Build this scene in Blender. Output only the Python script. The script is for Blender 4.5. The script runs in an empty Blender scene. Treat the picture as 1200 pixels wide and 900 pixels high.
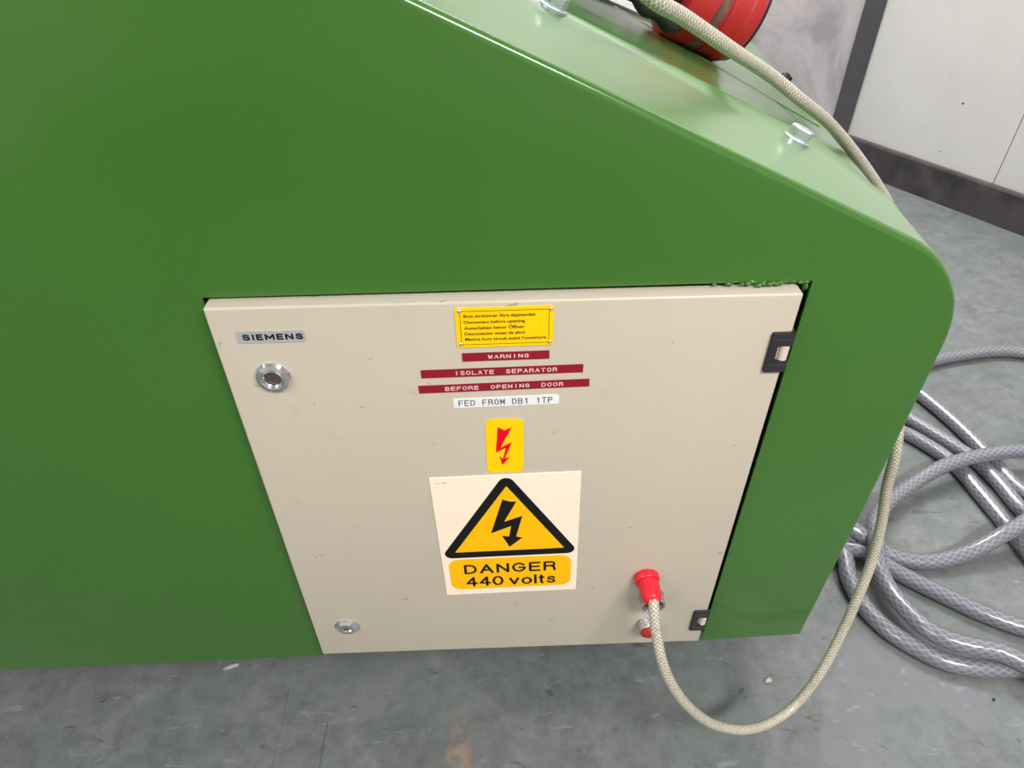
import bpy, bmesh, math, random
from mathutils import Vector, Matrix, noise
random.seed(7)
SC = bpy.context.scene
COL = SC.collection

# ---------------------------------------------------------------- camera
cam_d = bpy.data.cameras.new('camera'); cam = bpy.data.objects.new('camera', cam_d); COL.objects.link(cam)
cam_d.sensor_width = 36.0; cam_d.lens = 810.0/1200*36; cam_d.clip_start = 0.01
R3 = Matrix(((0.99940889, 0.02780953, -0.02021121),
             (-0.03327729, 0.63496846, -0.77182101),
             (-0.00863050, 0.77203736, 0.63551856)))
cam.matrix_world = Matrix.Translation((0, -0.4889094, 1.0389792)) @ R3.to_4x4()
SC.camera = cam

# ---------------------------------------------------------------- world, lights, exposure
W = bpy.data.worlds.new('world'); SC.world = W; W.use_nodes = True
W.node_tree.nodes['Background'].inputs[0].default_value = (0.9, 0.95, 1.0, 1)
W.node_tree.nodes['Background'].inputs[1].default_value = 0.3
SC.view_settings.view_transform = 'Standard'; SC.view_settings.look = 'None'
SC.view_settings.gamma = 1.0; SC.view_settings.exposure = 0.0

def area(name, loc, target, sx, sy, power, color=(1, 1, 1)):
    l = bpy.data.lights.new(name, 'AREA'); l.shape = 'RECTANGLE'; l.size = sx; l.size_y = sy
    l.energy = power; l.color = color
    o = bpy.data.objects.new(name, l); COL.objects.link(o); o.location = loc
    o.rotation_euler = (Vector(target)-Vector(loc)).to_track_quat('-Z', 'Y').to_euler()
    return o
area('ceiling_lamp_front', (1.15, -1.75, 2.95), (0.7, -0.9, 0), 1.3, 0.3, 105, (1.0, 0.98, 0.95))
area('ceiling_lamp_middle', (-0.6, 0.9, 2.95), (-0.6, 0.9, 0), 2.0, 0.4, 30, (1.0, 0.99, 0.97))
area('fill_light_right', (0.75, 2.1, 2.95), (1.1, 2.1, 0.6), 0.5, 2.4, 140, (1.0, 0.985, 0.98))  # added fill light, brightens the right wall and its reflection in the lid
area('ceiling_lamp_left', (-2.2, -1.6, 2.95), (-1.6, -0.9, 0), 1.8, 0.5, 55, (1.0, 0.98, 0.95))

# ---------------------------------------------------------------- helpers
def tag(o, label=None, cat=None, group=None, kind=None):
    if label: o['label'] = label
    if cat: o['category'] = cat
    if group: o['group'] = group
    if kind: o['kind'] = kind
    return o
def empty(name, loc, label, cat, rot=(0, 0, 0), group=None):
    o = bpy.data.objects.new(name, None); COL.objects.link(o); o.location = loc; o.rotation_euler = rot
    o.empty_display_size = 0.02
    return tag(o, label, cat, group)
def link(name, me, m, parent=None, smooth=True, loc=None):
    if m is not None and not len(me.materials):
        me.materials.append(m)
    if smooth:
        for p in me.polygons: p.use_smooth = True
    o = bpy.data.objects.new(name, me); COL.objects.link(o)
    if parent: o.parent = parent
    if loc: o.location = loc
    return o
def bmobj(name, bm, m, parent=None, smooth=False, sharp=35, recalc=True, loc=None):
    if recalc: bmesh.ops.recalc_face_normals(bm, faces=bm.faces[:])
    me = bpy.data.meshes.new(name); bm.to_mesh(me); bm.free()
    o = link(name, me, m, parent, smooth, loc)
    if smooth: me.set_sharp_from_angle(angle=math.radians(sharp))
    return o
def add_box(bm, x0, x1, y0, y1, z0, z1, bev=0.0, seg=2):
    r = bmesh.ops.create_cube(bm, size=1.0)
    vs = r['verts']
    for v in vs:
        v.co = Vector((x0+(v.co.x+.5)*(x1-x0), y0+(v.co.y+.5)*(y1-y0), z0+(v.co.z+.5)*(z1-z0)))
    if bev:
        es = list({e for v in vs for e in v.link_edges})
        bmesh.ops.bevel(bm, geom=es, offset=bev, segments=seg, profile=0.5, affect='EDGES')
def box(name, dims, m, parent=None, bev=0.0, seg=2):
    bm = bmesh.new(); add_box(bm, *dims, bev=bev, seg=seg)
    return bmobj(name, bm, m, parent, smooth=bev > 0, sharp=50)
def basis(axis):
    a = Vector(axis).normalized()
    u = a.orthogonal().normalized()
    return a, u, a.cross(u)
def add_lathe(bm, origin, axis, prof, n=40, cap0=True, cap1=True, phase=0.0):
    """prof: list of (radius, distance along the axis)"""
    a, u, w = basis(axis); O = Vector(origin); rings = []
    for r, d in prof:
        ring = []
        for i in range(n):
            t = 2*math.pi*i/n+phase
            ring.append(bm.verts.new(O+a*d+(u*math.cos(t)+w*math.sin(t))*max(r, 1e-5)))
        rings.append(ring)
    for k in range(len(rings)-1):
        for i in range(n):
            j = (i+1) % n
            bm.faces.new((rings[k][i], rings[k][j], rings[k+1][j], rings[k+1][i]))
    if cap0: bm.faces.new(list(reversed(rings[0])))
    if cap1: bm.faces.new(rings[-1])
def lathe(name, origin, axis, prof, m, parent=None, n=40, sharp=40, **k):
    bm = bmesh.new(); add_lathe(bm, origin, axis, prof, n, **k)
    return bmobj(name, bm, m, parent, smooth=True, sharp=sharp)
def prism(name, pts, y0, y1, m, parent=None, bev=0.0):
    """polygon in local x/z, extruded from y0 (front, towards -y) to y1"""
    bm = bmesh.new()
    f = [bm.verts.new((x, y0, z)) for x, z in pts]; b = [bm.verts.new((x, y1, z)) for x, z in pts]
    fa = bm.faces.new(f); ba = bm.faces.new(list(reversed(b)))
    n = len(pts)
    for i in range(n): bm.faces.new((f[i], b[i], b[(i+1) % n], f[(i+1) % n]))
    bmesh.ops.recalc_face_normals(bm, faces=bm.faces[:])
    if bev: bmesh.ops.bevel(bm, geom=list(fa.edges), offset=bev, segments=2, affect='EDGES')
    bmesh.ops.triangulate(bm, faces=[q for q in bm.faces if len(q.verts) > 4])
    return bmobj(name, bm, m, parent)
def rrect(w, h, r, n=6, cx=0, cz=0):
    pts = []
    for sx, sz, a0 in ((1, 1, 0), (-1, 1, 90), (-1, -1, 180), (1, -1, 270)):
        for i in range(n+1):
            a = math.radians(a0+90*i/n)
            pts.append((cx+sx*(w/2-r)+r*math.cos(a), cz+sz*(h/2-r)+r*math.sin(a)))
    return pts
def catmull(P, sub=14):
    P = [Vector(p) for p in P]; out = []
    Q = [P[0]*2-P[1]]+P+[P[-1]*2-P[-2]]
    for i in range(1, len(Q)-2):
        p0, p1, p2, p3 = Q[i-1:i+3]
        # centripetal parametrisation keeps the sweep free of loops
        t = [0]
        for a, b in ((p0, p1), (p1, p2), (p2, p3)): t.append(t[-1]+max((b-a).length, 1e-6)**.5)
        for k in range(sub):
            x = t[1]+(t[2]-t[1])*k/sub
            A1 = p0*((t[1]-x)/(t[1]-t[0]))+p1*((x-t[0])/(t[1]-t[0]))
            A2 = p1*((t[2]-x)/(t[2]-t[1]))+p2*((x-t[1])/(t[2]-t[1]))
            A3 = p2*((t[3]-x)/(t[3]-t[2]))+p3*((x-t[2])/(t[3]-t[2]))
            B1 = A1*((t[2]-x)/(t[2]-t[0]))+A2*((x-t[0])/(t[2]-t[0]))
            B2 = A2*((t[3]-x)/(t[3]-t[1]))+A3*((x-t[1])/(t[3]-t[1]))
            out.append(B1*((t[2]-x)/(t[2]-t[1]))+B2*((x-t[1])/(t[2]-t[1])))
    out.append(P[-1]); return out
def tube(name, pts, r, m, parent=None, n=18, rad=None):
    """swept tube with uv = (turn around, metres along)"""
    pts = [Vector(p) for p in pts]; L = [0.0]
    for a, b in zip(pts, pts[1:]): L.append(L[-1]+(b-a).length)
    T = []
    for i in range(len(pts)):
        T.append((pts[min(i+1, len(pts)-1)]-pts[max(i-1, 0)]).normalized())
    u = T[0].orthogonal().normalized(); V = []; F = []; UV = []
    for i, p in enumerate(pts):
        u = (u-T[i]*u.dot(T[i])).normalized(); w = T[i].cross(u)
        rr = rad(L[i]/L[-1]) if rad else r
        for j in range(n):
            t = 2*math.pi*j/n; V.append(p+(u*math.cos(t)+w*math.sin(t))*rr)
    for i in range(len(pts)-1):
        for j in range(n):
            k = (j+1) % n
            F.append((i*n+j, i*n+k, (i+1)*n+k, (i+1)*n+j))
            UV += [(j/n, L[i]), ((j+1)/n, L[i]), ((j+1)/n, L[i+1]), (j/n, L[i+1])]
    F.append(tuple(reversed(range(n)))); UV += [(0, 0)]*n
    b = (len(pts)-1)*n; F.append(tuple(range(b, b+n))); UV += [(0, L[-1])]*n
    me = bpy.data.meshes.new(name); me.from_pydata([tuple(v) for v in V], [], F)
    ul = me.uv_layers.new(name='uv')
    for i, c in enumerate(UV): ul.data[i].uv = c
    return link(name, me, m, parent, True)

DG = None
def text_mesh(s, bold=0.0):
    cu = bpy.data.curves.new('lettering', 'FONT'); cu.body = s; cu.size = 1.0; cu.offset = bold
    cu.fill_mode = 'FRONT'; cu.resolution_u = 4
    o = bpy.data.objects.new('lettering', cu); COL.objects.link(o)
    dg = bpy.context.evaluated_depsgraph_get(); dg.update()
    me = bpy.data.meshes.new_from_object(o.evaluated_get(dg))
    bpy.data.objects.remove(o); bpy.data.curves.remove(cu)
    return me
def text_into(V, F, s, x0, x1, z0, z1, y, bold=0.0, shear=0.0):
    """add lettering, fitted to the box, to the vertex and face lists"""
    me = text_mesh(s, bold)
    xs = [v.co.x for v in me.vertices]; ys = [v.co.y for v in me.vertices]
    ax, bx, ay, by = min(xs), max(xs), min(ys), max(ys); n = len(V)
    for v in me.vertices:
        fx = (v.co.x-ax)/max(bx-ax, 1e-6); fz = (v.co.y-ay)/max(by-ay, 1e-6)
        V.append((x0+fx*(x1-x0)+shear*fz, y, z0+fz*(z1-z0)))
    for p in me.polygons: F.append(tuple(n+i for i in p.vertices))
    bpy.data.meshes.remove(me)
def letters(name, items, m, parent, y):
    V, F = [], []
    for it in items:
        text_into(V, F, *it[:5], y, *(it[5:]))
    me = bpy.data.meshes.new(name); me.from_pydata(V, [], F)
    return link(name, me, m, parent, False)
def spaced(s, x0, x1, z0, z1, fill=0.74, bold=0.0, narrow={'I': .22, '1': .55}):
    """one item per character on an even pitch, the way a label tape prints"""
    out = []; n = len(s); pitch = (x1-x0)/(n-1+fill)
    for i, c in enumerate(s):
        if c == ' ': continue
        w = pitch*fill; k = narrow.get(c, 1)
        cx = x0+i*pitch+w/2
        out.append((c, cx-w*k/2, cx+w*k/2, z0, z1))
    return out

# a plain stroke alphabet: centre lines in a unit box
def arc(cx, cz, rx, rz, a0, a1, n=10):
    return [(cx+rx*math.cos(math.radians(a0+(a1-a0)*i/n)), cz+rz*math.sin(math.radians(a0+(a1-a0)*i/n))) for i in range(n+1)]
GLY = {
 'A': [[(0, 0), (.5, 1), (1, 0)], [(.17, .34), (.83, .34)]],
 'B': [[(0, 0), (0, 1), (.62, 1)]+arc(.62, .77, .30, .23, 90, -90)+[(0, .54)], [(.62, .54)]+arc(.66, .27, .34, .27, 90, -90)+[(0, 0)]],
 'D': [[(0, 0), (0, 1), (.45, 1)]+arc(.45, .5, .55, .5, 90, -90)+[(0, 0)]],
 'E': [[(1, 1), (0, 1), (0, 0), (1, 0)], [(0, .52), (.9, .52)]],
 'F': [[(1, 1), (0, 1), (0, 0)], [(0, .5), (.85, .5)]],
 'G': [arc(.5, .5, .5, .5, 40, 270, 18)+arc(.5, .5, .5, .5, 270, 325, 5)+[(1, .48), (.55, .48)]],
 'I': [[(.5, 0), (.5, 1)]],
 'L': [[(0, 1), (0, 0), (1, 0)]],
 'M': [[(0, 0), (0, 1), (.5, .25), (1, 1), (1, 0)]],
 'N': [[(0, 0), (0, 1), (1, 0), (1, 1)]],
 'O': [arc(.5, .5, .5, .5, 0, 360, 24)],
 'P': [[(0, 0), (0, 1), (.65, 1)]+arc(.65, .74, .35, .26, 90, -90)+[(0, .48)]],
 'R': [[(0, 0), (0, 1), (.65, 1)]+arc(.65, .76, .32, .24, 90, -90)+[(0, .52)], [(.62, .52), (.88, .42), (.95, .2), (1, 0)]],
 'S': [arc(.5, .75, .44, .25, 20, 180, 10)+arc(.5, .75, .44, .25, 180, 250, 4)+arc(.5, .27, .5, .27, 70, -60, 10)+arc(.5, .27, .5, .27, -60, -165, 7)],
 'T': [[(0, 1), (1, 1)], [(.5, 1), (.5, 0)]],
 'W': [[(0, 1), (.24, 0), (.5, .8), (.76, 0), (1, 1)]],
 '1': [[(.2, .78), (.62, 1), (.62, 0)]],
 '4': [[(.72, 0), (.72, 1), (0, .3), (1, .3)]],
 '0': [arc(.5, .5, .5, .5, 0, 360, 24)],
 'v': [[(0, .7), (.5, 0), (1, .7)]],
 'o': [arc(.5, .36, .5, .36, 0, 360, 20)],
 'l': [[(.5, 1), (.5, 0)]],
 't': [[(.4, .93), (.4, .2)]+arc(.72, .2, .32, .2, 180, 275, 5), [(0, .7), (1, .7)]],
 's': [arc(.5, .54, .43, .18, 20, 180, 8)+arc(.5, .54, .43, .18, 180, 250, 3)+arc(.5, .19, .5, .19, 70, -60, 8)+arc(.5, .19, .5, .19, -60, -165, 5)],
}
def stroke_text(name, items, th, m, parent, y):
    """items: (character, x0, x1, z0, z1), th: stroke width"""
    V, F = [], []
    for c, x0, x1, z0, z1 in items:
        for pl in GLY[c]:
            h = th/2
            P2 = [Vector((x0+h+(x1-x0-th)*a, z0+h+(z1-z0-th)*b)) if x1-x0 > th*1.2 else Vector(((x0+x1)/2, z0+h+(z1-z0-th)*b)) for a, b in pl]
            for k in range(len(P2)-1):
                a, b = P2[k], P2[k+1]; d = b-a
                if d.length < 1e-7: continue
                d.normalize(); n = Vector((-d.y, d.x))*h
                if k == 0: a = a-d*h*0.9
                if k == len(P2)-2: b = b+d*h*0.9
                yy = y-0.00003*(k % 2)   # strokes overlap, so neighbours sit a hair apart
                i = len(V); V += [(q.x, yy, q.y) for q in (a-n, b-n, b+n, a+n)]; F.append((i, i+1, i+2, i+3))
                if k and (P2[k]-P2[k-1]).angle(P2[k+1]-P2[k], 0) > 0.6:
                    i = len(V); V += [(P2[k].x+h*math.cos(t*math.pi/4), y-0.00006, P2[k].y+h*math.sin(t*math.pi/4)) for t in range(8)]
                    F.append(tuple(range(i, i+8)))
    me = bpy.data.meshes.new(name); me.from_pydata(V, [], F)
    return link(name, me, m, parent, False)
def laid(s, x0, x1, z0, z1, widths, gap):
    """characters of given relative widths with an even gap, fitted to x0..x1"""
    tot = sum(widths)+gap*(len(s)-1); k = (x1-x0)/tot; out = []; x = x0
    for c, w in zip(s, widths):
        out.append((c, x, x+w*k, z0, z1)); x += (w+gap)*k
    return out

# ---------------------------------------------------------------- materials
def nodes(name):
    m = bpy.data.materials.new(name); m.use_nodes = True; nt = m.node_tree
    return m, nt, nt.nodes['Principled BSDF']
def N(nt, t, **k):
    n = nt.nodes.new(t)
    for a, b in k.items():
        if a[0] == '_': n.inputs[a[1:].replace('_', ' ')].default_value = b
        else: setattr(n, a, b)
    return n
def ramp(nt, src, stops):
    r = nt.nodes.new('ShaderNodeValToRGB'); el = r.color_ramp.elements
    while len(el) < len(stops): el.new(0.5)
    for e, (p, c) in zip(el, stops):
        e.position = p; e.color = (*c, 1) if len(c) == 3 else c
    nt.links.new(src, r.inputs[0]); return r
def mixc(nt, fac, a, b, bt='MIX'):
    n = nt.nodes.new('ShaderNodeMix'); n.data_type = 'RGBA'; n.blend_type = bt
    for s, v in ((0, fac), (6, a), (7, b)):
        if hasattr(v, 'links') or hasattr(v, 'is_linked'): nt.links.new(v, n.inputs[s])
        elif s == 0: n.inputs[0].default_value = v
        else: n.inputs[s].default_value = (*v, 1)
    return n.outputs[2]
def math_(nt, op, a, b=None, c=None):
    n = nt.nodes.new('ShaderNodeMath'); n.operation = op
    for i, v in enumerate((a, b, c)):
        if v is None: continue
        if hasattr(v, 'is_linked'): nt.links.new(v, n.inputs[i])
        else: n.inputs[i].default_value = v
    return n.outputs[0]
def noise_(nt, scale, detail=4, rough=0.55, dist=0.0, vec=None):
    n = N(nt, 'ShaderNodeTexNoise', _Scale=scale, _Detail=detail, _Roughness=rough, _Distortion=dist)
    if vec is None:
        tc = N(nt, 'ShaderNodeTexCoord'); vec = tc.outputs['Object']
    nt.links.new(vec, n.inputs['Vector'])
    return n.outputs['Fac']
def bump(nt, bs, h, strength, dist):
    b = N(nt, 'ShaderNodeBump', _Strength=strength, _Distance=dist)
    nt.links.new(h, b.inputs['Height']); nt.links.new(b.outputs[0], bs.inputs['Normal'])
def plain(name, c, rough=0.5, metal=0.0, var=0.06, scale=40, bs_=0.0, spec=0.5, coat=0.0):
    m, nt, bs = nodes(name)
    f = noise_(nt, scale, 3)
    lo = tuple(max(0, v*(1-var)) for v in c); hi = tuple(min(1, v*(1+var)) for v in c)
    r = ramp(nt, f, [(0.3, lo), (0.7, hi)])
    nt.links.new(r.outputs[0], bs.inputs['Base Color'])
    bs.inputs['Roughness'].default_value = rough; bs.inputs['Metallic'].default_value = metal
    bs.inputs['Specular IOR Level'].default_value = spec; bs.inputs['Coat Weight'].default_value = coat
    if bs_: bump(nt, bs, noise_(nt, scale*6, 3), bs_, 0.001)
    return m

def green_paint(name='green_paint', pale_sheen=0.0):
    m, nt, bs = nodes(name)
    big = noise_(nt, 1.5, 2, 0.5)
    r = ramp(nt, big, [(0.3, (0.034, 0.128, 0.012)), (0.7, (0.045, 0.150, 0.018))])
    sp = noise_(nt, 210, 2, 0.6)
    sk = ramp(nt, sp, [(0.80, (0, 0, 0)), (0.83, (1, 1, 1))])
    c = mixc(nt, math_(nt, 'MULTIPLY', sk.outputs[0], 0.35), r.outputs[0], (0.25, 0.42, 0.16))
    nt.links.new(c, bs.inputs['Base Color'])
    bs.inputs['Roughness'].default_value = 0.42; bs.inputs['Specular IOR Level'].default_value = 0.08
    bs.inputs['Coat Weight'].default_value = 1.0; bs.inputs['Coat IOR'].default_value = 1.5
    if pale_sheen:  # sheen puts the pale reflected light of the top into the paint
        bs.inputs['Sheen Weight'].default_value = pale_sheen; bs.inputs['Sheen Tint'].default_value = (0.80, 1.0, 0.70, 1); bs.inputs['Sheen Roughness'].default_value = 0.45
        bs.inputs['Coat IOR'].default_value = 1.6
    rr = N(nt, 'ShaderNodeMapRange', _From_Min=0.3, _From_Max=0.7, _To_Min=0.13, _To_Max=0.24)
    nt.links.new(noise_(nt, 6, 4, 0.6), rr.inputs[0]); nt.links.new(rr.outputs[0], bs.inputs['Coat Roughness'])
    b = N(nt, 'ShaderNodeBump', _Strength=0.05, _Distance=0.0004)
    nt.links.new(noise_(nt, 700, 2), b.inputs['Height'])
    nt.links.new(b.outputs[0], bs.inputs['Normal']); nt.links.new(b.outputs[0], bs.inputs['Coat Normal'])
    return m
def door_paint():
    m, nt, bs = nodes('beige_paint')
    big = noise_(nt, 3.5, 4, 0.55)
    r = ramp(nt, big, [(0.3, (0.515, 0.463, 0.373)), (0.7, (0.560, 0.495, 0.402))])
    # soft grimy smudges
    sm = ramp(nt, noise_(nt, 16, 5, 0.7, 0.6), [(0.60, (0, 0, 0)), (0.78, (1, 1, 1))])
    c = mixc(nt, math_(nt, 'MULTIPLY', sm.outputs[0], 0.35), r.outputs[0], (0.40, 0.36, 0.28))
    # small dark nicks
    tc = N(nt, 'ShaderNodeTexCoord'); mp = N(nt, 'ShaderNodeMapping'); mp.inputs['Scale'].default_value = (0.55, 1, 1)
    mp.inputs['Rotation'].default_value = (0, 0.5, 0)
    nt.links.new(tc.outputs['Object'], mp.inputs[0])
    nk = ramp(nt, noise_(nt, 120, 2, 0.5, 0.4, mp.outputs[0]), [(0.735, (0, 0, 0)), (0.765, (1, 1, 1))])
    c = mixc(nt, math_(nt, 'MULTIPLY', nk.outputs[0], 0.55), c, (0.20, 0.17, 0.13))
    nt.links.new(c, bs.inputs['Base Color'])
    bs.inputs['Roughness'].default_value = 0.36
    bump(nt, bs, noise_(nt, 300, 2), 0.08, 0.0005)
    return m
def floor_mat():
    m, nt, bs = nodes('worn_painted_concrete')
    tc = N(nt, 'ShaderNodeTexCoord'); P = tc.outputs['Object']
    big = ramp(nt, noise_(nt, 1.6, 4, 0.55), [(0.32, (0.128, 0.142, 0.140)), (0.52, (0.150, 0.161, 0.160)), (0.70, (0.158, 0.160, 0.177))])
    # cloudy patches worn to a greener grey
    p2 = ramp(nt, noise_(nt, 5.5, 6, 0.6, 0.8), [(0.50, (0, 0, 0)), (0.57, (1, 1, 1))])
    mt = ramp(nt, noise_(nt, 38, 6, 0.72), [(0.30, (0.72, 0.72, 0.71)), (0.5, (1, 1, 1)), (0.72, (1.22, 1.22, 1.22))])
    c = mixc(nt, 1.0, big.outputs[0], mt.outputs[0], 'MULTIPLY')
    mt2 = ramp(nt, noise_(nt, 11, 5, 0.65, 0.5), [(0.35, (0.84, 0.85, 0.85)), (0.65, (1.12, 1.12, 1.12))])
    c = mixc(nt, 1.0, c, mt2.outputs[0], 'MULTIPLY')
    c = mixc(nt, math_(nt, 'MULTIPLY', p2.outputs[0], 0.35), c, (0.125, 0.148, 0.142))
    p3 = ramp(nt, noise_(nt, 2.9, 5, 0.55, 1.2), [(0.58, (0, 0, 0)), (0.62, (1, 1, 1))])
    c = mixc(nt, math_(nt, 'MULTIPLY', p3.outputs[0], 0.45), c, (0.185, 0.182, 0.215))
    # light scuffs and dark scratches, stretched in two directions
    for rot, col, thr, amt, sc in ((0.7, (0.27, 0.28, 0.275), 0.655, 0.45, 40), (-0.9, (0.06, 0.065, 0.065), 0.655, 0.7, 44), (0.2, (0.26, 0.27, 0.265), 0.66, 0.5, 70), (1.3, (0.09, 0.09, 0.09), 0.69, 0.6, 60)):
        mp = N(nt, 'ShaderNodeMapping'); mp.inputs['Rotation'].default_value = (0, 0, rot); mp.inputs['Scale'].default_value = (0.35, 1, 1)
        nt.links.new(P, mp.inputs[0])
        s = ramp(nt, noise_(nt, sc, 4, 0.62, 0.7, mp.outputs[0]), [(thr, (0, 0, 0)), (thr+0.035, (1, 1, 1))])
        c = mixc(nt, math_(nt, 'MULTIPLY', s.outputs[0], amt), c, col)
    # orange stain in front of the cabinet and a fine crack running out from under it
    sep = N(nt, 'ShaderNodeSeparateXYZ'); nt.links.new(P, sep.inputs[0])
    X, Y = sep.outputs[0], sep.outputs[1]
    nz = noise_(nt, 30, 4)
    wob = math_(nt, 'MULTIPLY', math_(nt, 'SUBTRACT', nz, 0.5), 0.05)
    dx = math_(nt, 'DIVIDE', math_(nt, 'ADD', math_(nt, 'ADD', X, 0.072), wob), 0.020)
    dy = math_(nt, 'DIVIDE', math_(nt, 'ADD', Y, 0.055), 0.065)
    d = math_(nt, 'SQRT', math_(nt, 'ADD', math_(nt, 'MULTIPLY', dx, dx), math_(nt, 'MULTIPLY', dy, dy)))
    st = ramp(nt, d, [(0.35, (1, 1, 1)), (1.0, (0, 0, 0))])
    stn = math_(nt, 'MULTIPLY', st.outputs[0], ramp(nt, noise_(nt, 45, 4, 0.7), [(0.42, (0, 0, 0)), (0.6, (1, 1, 1))]).outputs[0])
    c = mixc(nt, math_(nt, 'MULTIPLY', stn, 0.75), c, (0.34, 0.215, 0.135))
    for x0, wdt, y0 in ((0.268, 0.0011, -0.005), (0.335, 0.0006, 0.06)):
        ln = math_(nt, 'ABSOLUTE', math_(nt, 'ADD', math_(nt, 'ADD', X, x0), math_(nt, 'MULTIPLY', wob, 0.12)))
        k = math_(nt, 'MULTIPLY', math_(nt, 'LESS_THAN', ln, wdt), math_(nt, 'LESS_THAN', Y, y0))
        c = mixc(nt, math_(nt, 'MULTIPLY', k, 0.6), c, (0.06, 0.065, 0.06))
    nt.links.new(c, bs.inputs['Base Color'])
    rr = N(nt, 'ShaderNodeMapRange', _From_Min=0.3, _From_Max=0.7, _To_Min=0.36, _To_Max=0.62)
    nt.links.new(noise_(nt, 8, 5), rr.inputs[0]); nt.links.new(rr.outputs[0], bs.inputs['Roughness'])
    h = math_(nt, 'ADD', noise_(nt, 45, 6, 0.65), math_(nt, 'MULTIPLY', noise_(nt, 9, 4), 1.5))
    bump(nt, bs, h, 0.35, 0.003)
    return m
def plaster_mat():
    m, nt, bs = nodes('stained_grey_plaster')
    a = ramp(nt, noise_(nt, 3.5, 5, 0.6, 0.8), [(0.34, (0.30, 0.28, 0.295)), (0.5, (0.44, 0.40, 0.415)), (0.66, (0.54, 0.475, 0.485))])
    b = ramp(nt, noise_(nt, 22, 5, 0.7), [(0.55, (0, 0, 0)), (0.75, (1, 1, 1))])
    c = mixc(nt, math_(nt, 'MULTIPLY', b.outputs[0], 0.4), a.outputs[0], (0.30, 0.28, 0.29))
    nt.links.new(c, bs.inputs['Base Color']); bs.inputs['Roughness'].default_value = 0.7
    bump(nt, bs, noise_(nt, 60, 5), 0.3, 0.002)
    return m
def panel_mat():
    m, nt, bs = nodes('white_wall_board')
    a = ramp(nt, noise_(nt, 4, 4, 0.6), [(0.3, (0.70, 0.68, 0.66)), (0.7, (0.76, 0.74, 0.72))])
    b = ramp(nt, noise_(nt, 26, 4, 0.6, 0.5), [(0.70, (0, 0, 0)), (0.76, (1, 1, 1))])
    c = mixc(nt, math_(nt, 'MULTIPLY', b.outputs[0], 0.35), a.outputs[0], (0.45, 0.40, 0.36))
    nt.links.new(c, bs.inputs['Base Color']); bs.inputs['Roughness'].default_value = 0.55
    return m
def braid(name, base, dark, light, nu, kv, rough, amt=1.0, coat=0.6, spec=0.5, metal=0.0, bstr=0.5, dirt=None):
    m, nt, bs = nodes(name)
    uv = N(nt, 'ShaderNodeUVMap'); sep = N(nt, 'ShaderNodeSeparateXYZ'); nt.links.new(uv.outputs[0], sep.inputs[0])
    a = math_(nt, 'MULTIPLY', sep.outputs[0], nu); b = math_(nt, 'MULTIPLY', sep.outputs[1], kv)
    def wave(v): return math_(nt, 'ADD', math_(nt, 'MULTIPLY', math_(nt, 'SINE', math_(nt, 'MULTIPLY', v, 2*math.pi)), .5), .5)
    w1 = wave(math_(nt, 'ADD', a, b)); w2 = wave(math_(nt, 'SUBTRACT', a, b))
    mx = math_(nt, 'MAXIMUM', w1, w2); pr = math_(nt, 'MULTIPLY', w1, w2)
    r1 = ramp(nt, mx, [(0.55, dark), (0.9, base)])
    r2 = ramp(nt, pr, [(0.55, (0, 0, 0)), (0.95, (1, 1, 1))])
    c = mixc(nt, math_(nt, 'MULTIPLY', r2.outputs[0], amt), r1.outputs[0], light)
    if dirt:
        dn = ramp(nt, noise_(nt, 260, 4, 0.7), [(0.50, (0, 0, 0)), (0.62, (1, 1, 1))])
        c = mixc(nt, math_(nt, 'MULTIPLY', dn.outputs[0], 0.55), c, dirt)
    nt.links.new(c, bs.inputs['Base Color']); bs.inputs['Roughness'].default_value = rough
    bs.inputs['Coat Weight'].default_value = coat; bs.inputs['Coat Roughness'].default_value = 0.12
    bs.inputs['Specular IOR Level'].default_value = spec; bs.inputs['Metallic'].default_value = metal
    bump(nt, bs, mx, bstr, 0.0008)
    return m
def red_worn():
    m, nt, bs = nodes('worn_red_paint')
    a = ramp(nt, noise_(nt, 14, 4), [(0.35, (0.40, 0.014, 0.016)), (0.7, (0.52, 0.024, 0.026))])
    b = ramp(nt, noise_(nt, 60, 5, 0.7), [(0.66, (0, 0, 0)), (0.72, (1, 1, 1))])
    c = mixc(nt, math_(nt, 'MULTIPLY', b.outputs[0], 0.6), a.outputs[0], (0.16, 0.07, 0.05))
    nt.links.new(c, bs.inputs['Base Color']); bs.inputs['Roughness'].default_value = 0.38
    bump(nt, bs, noise_(nt, 120, 3), 0.15, 0.001)
    return m

GREEN = green_paint(); LIDSHEEN = green_paint('green_paint_sheen_top', 0.24); REARP = green_paint('green_paint_rear', 0.04); BEIGE = door_paint(); FLOOR = floor_mat(); PLASTER = plaster_mat(); BOARD = panel_mat()  # lid green has added sheen in place of bright reflections
CABLE = braid('beige_braided_sheath', (0.55, 0.515, 0.42), (0.31, 0.275, 0.195), (0.80, 0.77, 0.68), 7, 230, 0.36, 0.9, 0.8, dirt=(0.25, 0.225, 0.15), bstr=0.35)
HOSE = braid('clear_braided_hose', (0.205, 0.205, 0.24), (0.13, 0.13, 0.155), (0.33, 0.33, 0.38), 9, 62, 0.30, 0.35, 1.0, bstr=0.25)
ZINC = plain('bright_zinc', (0.66, 0.72, 0.78), 0.30, 1.0, 0.08, 200)
CHROME = plain('chrome', (0.74, 0.76, 0.78), 0.13, 1.0, 0.05, 80)
KNURL = plain('knurled_chrome', (0.66, 0.68, 0.70), 0.25, 1.0, 0.2, 500, 0.6)
BLACK = plain('black_plastic', (0.022, 0.021, 0.022), 0.38, 0, 0.2, 60)
DARK = plain('dark_recess', (0.012, 0.013, 0.012), 0.6, 0, 0.3, 60)
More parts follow.
